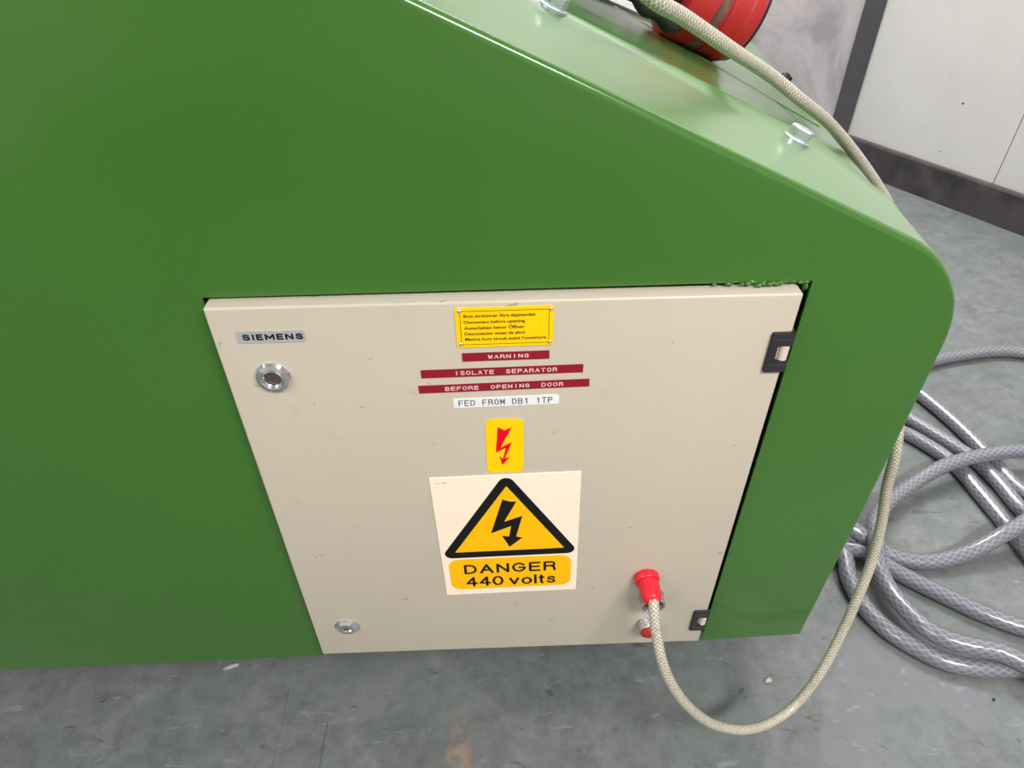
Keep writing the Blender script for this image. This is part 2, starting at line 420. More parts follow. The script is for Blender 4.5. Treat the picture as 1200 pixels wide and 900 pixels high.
TEAL = plain('dark_socket_insert', (0.02, 0.04, 0.04), 0.45, 0, 0.3, 60)
BRASS = plain('tarnished_brass_key_core', (0.10, 0.075, 0.065), 0.5, 0.3, 0.4, 400, 0.5)
REDPL = plain('red_plastic', (0.72, 0.012, 0.028), 0.30, 0, 0.08, 60)
REDCAP = plain('dull_red_cap', (0.40, 0.018, 0.022), 0.55, 0, 0.35, 350, 0.6)
REDW = red_worn()
RUST = plain('rusty_band', (0.13, 0.06, 0.045), 0.7, 0, 0.5, 90, 0.6)
BLKMET = plain('blackened_metal', (0.03, 0.03, 0.028), 0.45, 0.4, 0.5, 60, 0.5)
GREYMET = plain('grey_aluminium', (0.42, 0.42, 0.44), 0.5, 0.5, 0.15, 30)
YELLOW = plain('yellow_enamel', (1.0, 0.60, 0.0), 0.5, 0, 0.02, 30, spec=0.2)
AMBER = plain('amber_print', (1.0, 0.50, 0.0), 0.5, 0, 0.02, 30, spec=0.2)
CREAM = plain('cream_sign_vinyl', (0.95, 0.80, 0.64), 0.5, 0, 0.02, 12, spec=0.3)
INK = plain('black_print', (0.008, 0.008, 0.009), 0.5, 0, 0.1, 60, spec=0.15)
REDINK = plain('red_print', (0.80, 0.0, 0.015), 0.5, 0, 0.05, 60, spec=0.15)
TAPE = plain('crimson_label_tape', (0.27, 0.008, 0.022), 0.45, 0, 0.08, 60, spec=0.25)
EMBOSS = plain('pale_pink_embossing', (0.80, 0.58, 0.58), 0.5, 0, 0.1, 200)
WHITE = plain('white_label_tape', (0.80, 0.80, 0.80), 0.4, 0, 0.03, 30)
SILVER = plain('silver_badge', (0.52, 0.53, 0.55), 0.35, 0.35, 0.06, 40)
CREAMPIN = plain('cream_hinge_barrel', (0.66, 0.58, 0.48), 0.4, 0, 0.05, 30)
SKIRT = plain('black_skirting', (0.042, 0.036, 0.038), 0.48, 0, 0.45, 14, 0.3)
POST = plain('dark_grey_post', (0.085, 0.080, 0.090), 0.5, 0, 0.15, 12)
CEIL = plain('white_ceiling', (0.75, 0.75, 0.75), 0.8, 0, 0.03, 2)
CHIP = plain('pale_grit', (0.36, 0.36, 0.33), 0.7, 0, 0.3, 60)

# ---------------------------------------------------------------- the room
W0 = Vector((1.422, 1.879, 0)); DD = Vector((0.515, -0.857, 0)).normalized(); NI = Vector((-0.857, -0.515, 0)).normalized()
RM = Matrix(((DD.x, NI.x, 0, W0.x), (DD.y, NI.y, 0, W0.y), (0, 0, 1, 0), (0, 0, 0, 1)))
def room_obj(name, dims, m, parent=None, bev=0.0, kind='structure'):
    bm = bmesh.new(); add_box(bm, *dims, bev=bev); bm.transform(RM)
    o = bmobj(name, bm, m, parent, smooth=bev > 0, sharp=50)
    if parent is None: o['kind'] = kind
    return o
H = 3.1
room_obj('floor', (-4.0, 4.0, -0.2, 6.0, -0.1, 0.0), FLOOR)
room_obj('ceiling', (-4.0, 4.0, -0.2, 6.0, H, H+0.1), CEIL)
wr = room_obj('wall_right', (-4.0, 4.0, -0.12, -0.012, 0.0, H), PLASTER)
# plaster field left of the post, boards right of it; joints are real gaps
room_obj('plaster_field', (-3.9, -0.262, -0.012, 0.0, 0.0, H), PLASTER, wr)
for a, b in ((-0.190, 0.3505), (0.3535, 1.60), (1.603, 2.80)):
    room_obj('wall_panel', (a, b, -0.012, 0.002, 0.0, H), BOARD, wr, bev=0.001)
for a, h, q in ((0.169, 0.316, 0.0032), (0.157, 0.157, 0.0022)):
    bm = bmesh.new(); add_lathe(bm, (a, 0.0015, h), (0, 1, 0), [(q, 0), (q, 0.0012), (q*0.6, 0.0016)], 14); bm.transform(RM)
    bmobj('wall_plug', bm, RUST if h < 0.2 else BLKMET, wr, smooth=True)
room_obj('trim_1', (-0.262, -0.190, -0.002, 0.012, 0.10, H), POST, bev=0.002)
bb = bmesh.new()
prof = [(0.0, 0.0), (0.0, 0.017), (0.106, 0.014), (0.112, 0.011), (0.1145, 0.006), (0.1145, 0.0)]  # (z, depth)
va = [[bb.verts.new(RM @ Vector((s, d+0.0025, z))) for z, d in prof] for s in (-3.9, 3.9)]
for i in range(len(prof)):
    j = (i+1) % len(prof); bb.faces.new((va[0][i], va[0][j], va[1][j], va[1][i]))
bb.faces.new(va[0]); bb.faces.new(list(reversed(va[1])))
tag(bmobj('baseboard_right', bb, SKIRT), kind='structure')
room_obj('wall_back', (-4.1, -4.0, -0.2, 6.0, 0, H), BOARD)
room_obj('wall_front', (4.0, 4.1, -0.2, 6.0, 0, H), BOARD)
room_obj('wall_left', (-4.1, 4.1, 6.0, 6.1, 0, H), BOARD)

# ---------------------------------------------------------------- the green machine housing
machine = empty('machine_housing', (-0.2, 0.45, 0.0), 'large glossy green sheet metal machine housing with sloping top and rounded nose', 'machine')
def inst(o):   # parent while keeping world placement
    o.parent = machine; o.matrix_parent_inverse = Matrix.Translation(machine.location).inverted(); return o
RN = 0.115; TH = math.radians(65.2); TT = RN*math.tan(TH/2)
def outline(dx, dz=0.0, n=14):
    xr = 0.4040+dx; iz = 0.7428+dz-dx*0.4624
    sx, sz = xr-TT*0.9077, iz+TT*0.4197
    cx, cz = xr-RN, sz-0.9077*RN
    pts = [(-1.25, 1.0961+dz), (-0.9, 1.0961+dz), (-0.36, 1.0961+dz)]
    for k in (0.25, 0.5, 0.75, 0.84, 0.90, 0.95, 1.0):
        x = -0.36+(sx+0.36)*k; pts.append((x, 1.0961+dz+(sz-1.0961-dz)*k))
    for i in range(1, n+1):
        a = math.radians(90-24.8)*(1-i/n); pts.append((cx+RN*math.cos(a), cz+RN*math.sin(a)))
    pts.append((xr-0.001, 0.45)); pts.append((xr-0.0065, 0.189))
    return pts
def normals(pts):
    out = []
    for i in range(len(pts)):
        a = Vector(pts[max(i-1, 0)]); b = Vector(pts[min(i+1, len(pts)-1)]); t = (b-a).normalized()
        out.append(Vector((-t.y, t.x)))
    return out
ROLL = 0.006
CR = 0.134                                      # depth of the crease across the top
def rise(y):
    """height of the sheet over the plain slope: the lid climbs to the crease, the rear deck falls away"""
    return 0.105*max(y-ROLL, 0) if y <= CR else max(0.105*(CR-ROLL)-0.029*(y-CR), 0)
def ring(inset, y, dz=0.0):
    o = outline(0.19*max(y-ROLL, 0), dz); nn = normals(o); out = []
    for i, (p, n) in enumerate(zip(o, nn)):
        k = min(max((p[0]-o[9][0]+0.075)/0.085, 0), 1); k = 1-k*k*(3-2*k)      # the crease dies out round the nose
        h = rise(y)*k-inset
        out.append((p[0]+n.x*h, y, p[1]+n.y*h))
    return out
def loft(name, rings, m, extra=None):
    bm = bmesh.new(); R = [[bm.verts.new(p) for p in r] for r in rings]
    for a, b in zip(R, R[1:]):
        for i in range(len(a)-1): bm.faces.new((a[i], a[i+1], b[i+1], b[i]))
    return inst(bmobj(name, bm, m, None, smooth=True, sharp=60))
# face: one pressed sheet with the cut-out for the electrical cabinet, rolled over along its upper edge
edge = ring(ROLL, 0.0)
low = [(-1.25, 0.160), (-0.67, 0.1695), (-0.2433, 0.178)]
cut = [(-0.2398, 0.7366), (0.2636, 0.7385)]
low2 = [(0.2628, 0.1828)]
poly = low+cut+low2+[(p[0], p[2]) for p in reversed(edge)]
bm = bmesh.new()
fv = [bm.verts.new((x, 0, z)) for x, z in poly]; bm.faces.new(fv)
ev = list(reversed(fv[len(low+cut+low2):]))
bmesh.ops.triangulate(bm, faces=bm.faces[:])
prev = ev
for k in range(1, 7):
    a = math.radians(15*k)
    rg = [bm.verts.new(p) for p in ring(ROLL*(1-math.sin(a)), ROLL*(1-math.cos(a)))]
    for i in range(len(rg)-1): bm.faces.new((prev[i], prev[i+1], rg[i+1], rg[i]))
    prev = rg
pb = low+cut+low2+[(edge[-1][0], edge[-1][2])]   # sheet thickness along the cut-out and bottom
back = [bm.verts.new((x, 0.003, z)) for x, z in pb]
front = [bm.verts.new((x, 0.0, z)) for x, z in pb]
for i in range(len(pb)-1): bm.faces.new((front[i], front[i+1], back[i+1], back[i]))
inst(bmobj('face_panel', bm, GREEN, None, smooth=True, sharp=30, recalc=True))
# lid: from the roll to the crease, then its lip down to the rear deck
rings = [ring(0, y) for y in (ROLL, 0.03, 0.06, 0.10, CR-0.004)]
rings += [ring(-0.0006, CR-0.003), ring(-0.0009, CR-0.0015), ring(-0.0003, CR), ring(0.002, CR+0.0015), ring(0.005, CR+0.002)]
loft('front_lid', rings, LIDSHEEN)
def rear(y, extra=0.0): return ring(0.0035+extra, y)
loft('rear_deck', [rear(CR-0.01), rear(CR+0.001), rear(0.20), rear(0.32), rear(0.42), rear(0.55), rear(0.75), rear(1.0)], REARP)
# rear wall and bottom plate close the housing
bm = bmesh.new(); r = rear(1.0); vs = [bm.verts.new(p) for p in r]+[bm.verts.new((-1.25, 1.0, 0.19))]
bm.faces.new(vs); bmesh.ops.triangulate(bm, faces=bm.faces[:]); inst(bmobj('rear_panel', bm, GREEN))
bm = bmesh.new()
q = [(-1.25, 0.004), (0.3955, 0.004), (0.3955+0.19*0.98, 0.999), (-1.25, 0.999)]
t0 = [bm.verts.new((x, y, 0.200)) for x, y in q]; t1 = [bm.verts.new((x, y, 0.1965)) for x, y in q]
bm.faces.new(t0); bm.faces.new(list(reversed(t1)))
for i in range(4): bm.faces.new((t0[i], t1[i], t1[(i+1) % 4], t0[(i+1) % 4]))
inst(bmobj('bottom_plate', bm, GREEN))
inst(box('end_panel', (-1.253, -1.25, 0.0, 1.0, 0.165, 1.094), GREEN))
for x, y in ((-1.15, 0.30), (0.25, 0.42), (-1.15, 0.92), (0.25, 0.92)):
    bm = bmesh.new(); add_lathe(bm, (x, y, 0), (0, 0, 1), [(0.035, 0), (0.036, 0.012), (0.028, 0.02), (0.014, 0.024), (0.014, 0.196)], 20)
    inst(bmobj('foot', bm, BLKMET, None, smooth=True))
# a shallow pressed rib that shows on the face near its lower right corner
DN = Vector((0.4197, 0, 0.9077)); DT = Vector((0.9077, 0, -0.4197)); DP = Vector((-0.028, 0, 0.9425))
def deck(x, y, off=0.0):
    """point above the sloping lid, at distance off along its normal"""
    off = off+rise(y)
    s = (x-DP.x-DN.x*off)/DT.x
    p = DP+DT*s+DN*off; p.y = y
    return p
def hexbolt(x, y, ang, label=None):
    b = bmesh.new(); o = deck(x, y)
    add_lathe(b, o, DN, [(0.0125, -0.002), (0.0125, 0.0014), (0.0118, 0.0018)], 28)
    a, u, w = basis(DN)
    add_lathe(b, o, DN, [(0.0104, 0.0018), (0.0106, 0.0026), (0.0106, 0.0100), (0.0092, 0.0114)], 6, phase=ang)
    add_lathe(b, o, DN, [(0.0078, 0.0114), (0.0062, 0.0106)], 20, cap0=False)
    ob = inst(bmobj('bolt', b, ZINC, None, smooth=True, sharp=25))
    ob['label'] = 'bright zinc hexagon bolt with washer'
    return ob
inst(tube('seam_bead', [tuple(deck(-0.33+0.62*i/40, CR-0.0015, 0.0002)) for i in range(41)], 0.0009, LIDSHEEN, None, 8))
jp = catmull([tuple(deck(x, y, -0.0036)) for x, y in ((-0.05, 0.555), (0.06, 0.495), (0.178, 0.420), (0.230, 0.384), (0.282, 0.346), (0.330, 0.312), (0.372, 0.288))], 6)
o = inst(tube('panel_joint', jp, 0.0008, GREEN, None, 6)); pass
hexbolt(0.052, 0.128, 0.35); hexbolt(0.266, 0.104, 0.1)
# small black bolt on the nose side further back
b = bmesh.new(); o = Vector((0.472, 0.655, 0.711)); ax = Vector((0.75, 0, 0.66))
add_lathe(b, o, ax, [(0.011, -0.006), (0.011, 0.001), (0.010, 0.002)], 20); add_lathe(b, o, ax, [(0.0075, 0.002), (0.0075, 0.006), (0.0065, 0.007)], 6)
ob = inst(bmobj('bolt', b, BLKMET, None, smooth=True, sharp=25)); ob['label'] = 'small black bolt'
# crust of dried green paint in the top right corner of the cut-out
bm = bmesh.new(); rnd = random.Random(3)
def blob(x, y, z, r, s=(1, 1, 1)):
    q = bmesh.ops.create_icosphere(bm, subdivisions=2, radius=r)
    for v in q['verts']:
        d = v.co.normalized(); k = 1+0.45*noise.noise(d*2.2+Vector((x, z, y))*300)
        v.co = Vector((v.co.x*k*s[0]+x, v.co.y*k*s[1]+y, v.co.z*k*s[2]+z))
for i in range(52):
    x = 0.262-abs(rnd.gauss(0, 0.035)); blob(x, rnd.uniform(-0.002, 0.004), 0.7375+rnd.uniform(-0.0015, 0.0012), rnd.uniform(0.0008, 0.0021), (1.8, 1, 1))
for i in range(46):
    z = 0.737-abs(rnd.gauss(0, 0.05)); blob(0.2615+rnd.uniform(-0.0035, 0.0008), rnd.uniform(0.003, 0.008), z, rnd.uniform(0.0008, 0.0019), (1, 1, 1.9))
inst(bmobj('paint_crust', bm, GREEN, None, smooth=True, sharp=180))['kind'] = 'stuff'

# ---------------------------------------------------------------- electrical cabinet set into the face
DY = -0.013                                     # outer skin of the door
cab = empty('electrical_cabinet', (0.0085, 0.01, 0.205), 'beige electrical cabinet with hinged door set into green face', 'cabinet')
def cabp(o): o.parent = cab; o.matrix_parent_inverse = Matrix.Translation(cab.location).inverted(); return o
cabp(box('cabinet_body', (-0.2400, 0.2633, 0.006, 0.19, 0.207, 0.7345), plain('cabinet_body_paint', (0.010, 0.018, 0.008), 0.9, 0, 0.3, 40, spec=0.1)))
door = cabp(box('door', (-0.2365, 0.2527, DY, 0.006, 0.2030, 0.7343), BEIGE, bev=0.0022, seg=4))
def sub(o, par):
    o.parent = par; o.matrix_parent_inverse = Matrix.Translation(cab.location).inverted() if par is not door else Matrix.Identity(4)
    return o
def doorp(o):
    # door's own matrix is its parent inverse times the cabinet location, i.e. identity in world space
    o.parent = door; return o
def hinge(zc):
    h = 0.0425; z0, z1 = zc-h/2, zc+h/2; x0, x1 = 0.2352, 0.2552
    pts = [(x0+.0012, z0), (x1, z0), (x1, zc-0.0080), (0.2440, zc-0.0080), (0.2428, zc-0.0068), (0.2428, zc+0.0060), (0.2440, zc+0.0072), (x1, zc+0.0072), (x1, z1), (x0+.0012, z1), (x0, z1-.0012), (x0, z0+.0012)]
    p = doorp(prism('hinge', pts, DY-0.0030, DY+0.001, BLACK, None, bev=0.0006)); p['label'] = 'black plastic hinge'
    b = bmesh.new(); add_lathe(b, (0.2497, DY+0.0005, zc-0.0076), (0, 0, 1), [(0.0044, 0), (0.0044, 0.0144)], 20)
    for v in b.verts: v.co.y = min(v.co.y, DY+0.002)
    cabp(bmobj('hinge_barrel', b, CREAMPIN, None, smooth=True))
    for dz in (0.0145, -0.0125):
        cabp(box('hinge_ridge', (x0+0.003, x1-0.001, DY-0.0036, DY-0.0028, zc+dz-0.0004, zc+dz+0.0004), BLACK, bev=0.0003))
hinge(0.6755); hinge(0.2545)
def lock(x, z, core, lab, k=1.0):
    b = bmesh.new()
    add_lathe(b, (x, DY, z), (0, -1, 0), [(0.0158*k, -0.001), (0.0158*k, 0.0012), (0.0140*k, 0.0036), (0.0108*k, 0.0048), (0.0102*k, 0.0046), (0.0096*k, 0.0036), (0.0088*k, 0.0042), (0.0080*k, 0.0042), (0.0070*k, 0.0030), (0.0068*k, 0.0002)], 44, cap1=False)
    r = doorp(bmobj('lock', b, CHROME, None, smooth=True, sharp=28)); r['label'] = lab
    b = bmesh.new(); add_lathe(b, (x, DY, z), (0, -1, 0), [(0.0069*k, 0.0), (0.0069*k, 0.0014), (0.0055*k, 0.0018)], 28)
    c = bmobj('key_core', b, core, None, smooth=True); c.parent = cab; c.matrix_parent_inverse = Matrix.Translation(cab.location).inverted()
    b = bmesh.new(); add_lathe(b, (x, DY-0.0012, z), (0, -1, 0), [(0.0025*k, 0.0), (0.0022*k, 0.0028)], 3, phase=0.6)
    c = bmobj('key_pin', b, core, None, smooth=False); c.parent = cab; c.matrix_parent_inverse = Matrix.Translation(cab.location).inverted()
lock(-0.1955, 0.6625, BRASS, 'chrome rimmed lock')
# lower lock: shallow faceted chrome rosette
b = bmesh.new(); x, z = -0.1946, 0.2665
add_lathe(b, (x, DY, z), (0, -1, 0), [(0.0155, -0.001), (0.0155, 0.0008), (0.0135, 0.0022)], 40)
add_lathe(b, (x, DY, z), (0, -1, 0), [(0.0135, 0.0022), (0.0100, 0.0046), (0.0052, 0.0052), (0.0042, 0.0030)], 10, phase=0.2)
o = doorp(bmobj('lock', b, CHROME, None, smooth=True, sharp=12)); o['label'] = 'faceted chrome lock'
b = bmesh.new(); add_lathe(b, (x, DY-0.0028, z), (0, -1, 0), [(0.0042, 0.0), (0.0040, 0.0006)], 16)
cabp(bmobj('key_core', b, BRASS, None, smooth=True))
# connectors: open chrome socket and red-capped button
def socket(x, z, L, r, insert, nm, cap):
    b = bmesh.new()
    p = [(r+0.0012, -0.001), (r+0.0012, 0.0015), (r, 0.002), (r, L*0.55), (r-0.0005, L*0.56), (r-0.0005, L*0.60), (r, L*0.61), (r, L-0.0008), (r-0.0008, L), (r-0.0026, L), (r-0.0028, L-0.006)]
    add_lathe(b, (x, DY, z), (0, -1, 0), p, 36, cap1=False)
    s = doorp(bmobj('socket', b, KNURL, None, smooth=True, sharp=35)); s['label'] = nm
    b = bmesh.new()
    if cap: pr = [(r-0.0028, L-0.006), (r-0.0020, L-0.0005), (r-0.0022, L+0.0025), (r-0.0045, L+0.0042), (r-0.009, L+0.0050)]
    else: pr = [(r-0.0027, 0.0), (r-0.0027, L-0.0065), (r-0.0034, L-0.006)]
    add_lathe(b, (x, DY, z), (0, -1, 0), pr, 30)
    cabp(bmobj('socket_insert', b, insert, None, smooth=True))
socket(0.1775, 0.3105, 0.0150, 0.0145, TEAL, 'open chrome socket', False)
socket(0.1790, 0.2520, 0.0130, 0.0122, REDCAP, 'chrome socket with dull red cap', True)

# ---------------------------------------------------------------- signs and stickers on the door
SY = DY-0.0001
def sign(name, c, a, label, cat, group=None):
    return empty(name, (c[0], SY, c[1]), label, cat, (0, -a, 0), group)
T = 0.0005
# name badge
s = sign('name_badge', (-0.1878, 0.7056), 0.0, 'silver badge reading SIEMENS, at upper left of the beige door', 'badge')
pts = [(-0.0285, -0.0061), (0.0265, -0.0061), (0.0276, -0.0045), (0.0283, -0.0035), (0.0280, 0.0048), (0.0272, 0.0061), (0.0110, 0.0058), (0.0060, 0.0050), (0.0020, 0.0059), (-0.0283, 0.0060)]
prism('badge_plate', pts, -T, 0, SILVER, s)
stroke_text('lettering', laid('SIEMENS', -0.0238, 0.0268, -0.0032, 0.0031, (1, .28, .86, 1.2, .86, 1.02, 1), 0.24), 0.00165, INK, s, -T-0.0001)
# riveted yellow plate
s = sign('warning_plate', (0.0070, 0.7094), 0.0072, 'riveted yellow plate with five lines of small text in several languages', 'sign')
prism('plate', rrect(0.0818, 0.0398, 0.0015, 3), -0.0008, 0, YELLOW, s)
b = bmesh.new()
for d in ((-0.0366, 0.0366, 0.01655, 0.01695), (-0.0366, 0.0366, -0.01695, -0.01655), (-0.0370, -0.0366, -0.0163, 0.0163), (0.0366, 0.0370, -0.0163, 0.0163)):
    add_box(b, d[0], d[1], -0.00095, -0.0007, d[2], d[3])
bmobj('border_line', b, INK, s)
L = [('Bryt strömmer före öppnandet', -0.0338, 0.0255, 0.0098, 0.0137), ('Disconnect before opening', -0.0338, 0.0168, 0.0038, 0.0077),
     ('Ausschalten bevor Öffnen', -0.0338, 0.0160, -0.0013, 0.0026), ('Desconecter antes de abrir', -0.0338, 0.0176, -0.0071, -0.0039),
     ('Mettre hors circuit avant l\u2019ouverture', -0.0336, 0.0346, -0.0128, -0.0096)]
letters('lettering', [l+(0.016,) for l in L], INK, s, -0.0010)
for x, z in ((-0.0369, 0.0171), (0.0381, 0.0168), (0.0377, -0.0164), (-0.0374, -0.0163)):
    lathe('rivet', (x, -0.0006, z), (0, -1, 0), [(0.0019, 0), (0.0019, 0.0004), (0.0014, 0.0010), (0.0007, 0.0012), (0.0006, 0.0006)], ZINC, s, 18)
# embossed tapes
def tape(c, a, w, h, items, label):
    s = sign('label_tape', c, a, label, 'label', None)
    prism('tape', rrect(w, h, 0.0004, 2), -T, 0, TAPE, s)
    stroke_text('lettering', items, 0.00085, EMBOSS, s, -T-0.00015)
NR = {'I': 0.13}
tape((0.0074, 0.6789), 0.010, 0.0752, 0.0088, spaced('WARNING', -0.0154, 0.0200, -0.0021, 0.0021, 0.78, 0.02, NR), 'short crimson embossed tape reading WARNING, directly under yellow plate')
tape((0.0040, 0.6622), 0.0143, 0.1424, 0.0089, spaced('ISOLATE', -0.0420, -0.0072, -0.0023, 0.0024, 0.78, 0.02, NR)+spaced('SEPARATOR', 0.0032, 0.0483, -0.0023, 0.0024, 0.78, 0.02, NR), 'crimson embossed tape reading ISOLATE SEPARATOR')
tape((0.0054, 0.6452), 0.0195, 0.1526, 0.0087, spaced('BEFORE', -0.0527, -0.0228, -0.0024, 0.0022, 0.78, 0.02, NR)+spaced('OPENING', -0.0120, 0.0228, -0.0023, 0.0022, 0.78, 0.02, NR)+spaced('DOOR', 0.0333, 0.0529, -0.0023, 0.0023, 0.78, 0.02, NR), 'longest crimson embossed tape, reading BEFORE OPENING DOOR')
# printed white tape
s = sign('label_tape', (0.0071, 0.6272), 0.0176, 'white printed tape reading FED FROM DB1 1TP', 'label')
prism('tape', [(-0.0482, -0.0056), (0.0482, -0.0052), (0.0482, 0.0040), (0.0468, 0.0043), (0.0464, 0.0058), (-0.0475, 0.0056), (-0.0482, 0.0030)], -T, 0, WHITE, s)
stroke_text('lettering', spaced('FED FROM DB1 1TP', -0.0434, 0.0420, -0.0034, 0.0034, 0.76, 0.0, {'1': .75}), 0.00082, INK, s, -T-0.0001)
# small yellow sticker with red flash
s = sign('hazard_sticker', (0.0050, 0.5699), 0.0, 'small yellow sticker with a red lightning flash', 'sticker')
prism('sticker', rrect(0.0360, 0.0716, 0.0062, 7), -T, 0, YELLOW, s)
bolt_r = [(-0.0065, 0.0261), (-0.0001, 0.0215), (0.0069, 0.0253), (-0.0043, -0.0010), (0.0068, 0.0057), (-0.0004, -0.0160), (0.0050, -0.0142), (-0.0031, -0.0251), (-0.0057, -0.0124), (-0.0022, -0.0165), (0.0009, -0.0018), (-0.0090, -0.0076)]
prism('lightning_flash', bolt_r, -T-0.0002, -T+0.0001, REDINK, s)
# big danger sign
s = sign('danger_sign', (0.0069, 0.4300), 0.0223, 'large cream sign with warning triangle reading DANGER 440 volts', 'sign')
prism('sign_board', rrect(0.1524, 0.2013, 0.0005, 2), -0.0010, 0, CREAM, s)
def rtri(cx, zb, half, r, n=8):
    """rounded equilateral triangle: sharp corners at half width, base at zb"""
    h = half*math.sqrt(3); V3 = [(cx, zb+h), (cx-half, zb), (cx+half, zb)]
    cen = (cx, zb+h/3); out = []
    for (vx, vz), a0 in zip(V3, (30, 150, 270)):
        d = 2*r; L_ = math.hypot(cen[0]-vx, cen[1]-vz)
        ox, oz = vx+(cen[0]-vx)/L_*d, vz+(cen[1]-vz)/L_*d
        for i in range(n+1):
            a = math.radians(a0+120*i/n); out.append((ox+r*math.cos(a), oz+r*math.sin(a)))
    return out
prism('triangle_border', rtri(0.0004, -0.0305, 0.0780, 0.0082), -0.0012, -0.0009, INK, s)
prism('triangle_field', rtri(0.0004, -0.0200, 0.0604, 0.0003, 2), -0.0014, -0.0011, AMBER, s)
bk = [(-0.0042, 0.0651), (-0.0010, 0.0628), (0.0032, 0.0612), (0.0099, 0.0606), (-0.0040, 0.0290), (0.0157, 0.0375), (0.0082, 0.0036), (0.0149, 0.0012), (0.0006, -0.0138), (-0.0070, 0.0060), (0.0006, 0.0040), (0.0034, 0.0217), (-0.0187, 0.0110)]
prism('lightning_flash', bk, -0.0016, -0.0013, INK, s)
prism('caption_band', rrect(0.1385, 0.0570, 0.0125, 8, 0, -0.0618), -0.0012, -0.0009, AMBER, s)
stroke_text('lettering', laid('DANGER', -0.0525, 0.0522, -0.0608, -0.0436, (1, 1.08, 1, 1.1, .92, .98), 0.22)+laid('440', -0.0520, -0.0085, -0.0852, -0.0668, (1, 1, .95), 0.12)+laid('volts', -0.0020, 0.0520, -0.0852, -0.0672, (.95, 1, .25, .55, .85), 0.18), 0.0030, INK, s, -0.00135)
letters('small_print', [('s1 k2', -0.0700, -0.0595, 0.0922, 0.0942, 0.0)], BRASS, s, -0.00115)

# ---------------------------------------------------------------- power cable with its red plug
cb = empty('power_cable', (0.168, DY, 0.355), 'beige braided power cable looping from red plug on the door and over green nose', 'cable')
def cbp(o): o.parent = cb; o.matrix_parent_inverse = Matrix.Translation(cb.location).inverted(); return o
pa = Vector((0.07, -1, -0.05)).normalized(); po = Vector((0.1665, DY, 0.3510))
o = cbp(lathe('plug_flange', po, pa, [(0.0142, 0.0), (0.0147, 0.001), (0.0147, 0.0070), (0.0138, 0.0084), (0.0124, 0.0086)], REDPL, None, 36)); o['label'] = 'red flange'
o = cbp(lathe('plug_body', po, pa, [(0.0123, 0.0080), (0.0126, 0.0100), (0.0120, 0.0240), (0.0114, 0.0300), (0.0098, 0.0330), (0.0074, 0.0342), (0.0064, 0.0325)], REDPL, None, 9, sharp=40)); o['label'] = 'red plug body'
e = po+pa*0.030
path = [tuple(e), tuple(e+pa*0.006), (0.1690, -0.0590, 0.3400), (0.1710, -0.0710, 0.3240), (0.1765, -0.0880, 0.2990),
        (0.190, -0.1000, 0.2650), (0.2195, -0.1070, 0.2150), (0.2588, -0.1050, 0.1660), (0.298, -0.1000, 0.1400), (0.340, -0.0850, 0.1205), (0.380, -0.0650, 0.1220), (0.410, -0.0450, 0.1670), (0.433, -0.0200, 0.2160), (0.447, 0.0, 0.2710), (0.458, 0.0200, 0.3230), (0.458, 0.0350, 0.3780), (0.452, 0.0450, 0.4280), (0.4495, 0.0550, 0.4790),
        (0.4550, 0.0900, 0.5200), (0.4780, 0.1700, 0.5400), (0.5100, 0.2700, 0.5550), (0.5350, 0.3300, 0.5800), (0.522, 0.340, 0.633), (0.489, 0.330, 0.671), (0.445, 0.310, 0.713),
        (0.395, 0.280, 0.756), (0.353, 0.245, 0.788), (0.310, 0.210, 0.817), (0.2670, 0.1910, 0.8460), (0.2100, 0.1430, 0.8810), (0.1500, 0.0980, 0.9180), (0.1160, 0.0690, 0.9380), (0.0600, 0.0700, 0.9850), (-0.020, 0.1000, 1.06), (-0.12, 0.16, 1.17)]
cbp(tube('sheath', catmull(path, 12), 0.0062, CABLE, None, 20))

# ---------------------------------------------------------------- red coupling on the deck
P = Vector((0.2880, 0.402, 0.8650)); A = Vector((0.92, 0.14, -0.36)).normalized(); r = 0.0593
cp = empty('pipe_coupling', tuple(P-A*0.15), 'worn red painted pipe coupling resting on top of the green housing', 'pipe coupling')
def cpp(o): o.parent = cp; o.matrix_parent_inverse = Matrix.Translation(cp.location).inverted(); return o
cpp(lathe('barrel', P, A, [(r*0.80, -0.082), (r*0.93, -0.079), (r*0.97, -0.073), (r*0.97, -0.050), (r*0.985, -0.048), (r*0.985, -0.034)], REDW, None, 56))
o = cpp(lathe('clamp_band', P, A, [(r*0.984, -0.0485), (r*1.003, -0.0475), (r*1.003, -0.0375), (r*0.984, -0.0365)], RUST, None, 56, cap0=False, cap1=False)); o['label'] = 'rusty brown band'
cpp(lathe('end_collar', P, A, [(r*0.93, -0.0345), (r*0.955, -0.0335), (r*0.995, -0.0315), (r*1.0, -0.012), (r*1.03, -0.010), (r*1.03, 0.0), (r*0.985, 0.005)], REDW, None, 56))
o = cpp(lathe('rim', P, A, [(r*0.985, 0.004), (r*0.97, 0.009), (r*0.90, 0.011), (r*0.6, 0.012)], BLKMET, None, 56)); o['label'] = 'dark worn rim'
o = cpp(lathe('neck', P, A, [(r*0.52, -0.34), (r*0.52, -0.19), (r*0.62, -0.185), (r*0.62, -0.115), (r*0.70, -0.110), (r*0.70, -0.078)], BLKMET, None, 40)); o['label'] = 'black pipe neck'
cpp(tube('clamp_arm', catmull([(0.09, 0.27, 0.935), (0.141, 0.291, 0.903), (0.165, 0.305, 0.885), (0.190, 0.322, 0.868), (0.205, 0.336, 0.858)], 6), 0.0075, BLKMET, None, 10, rad=lambda t: 0.0085+0.002*math.sin(t*23)))
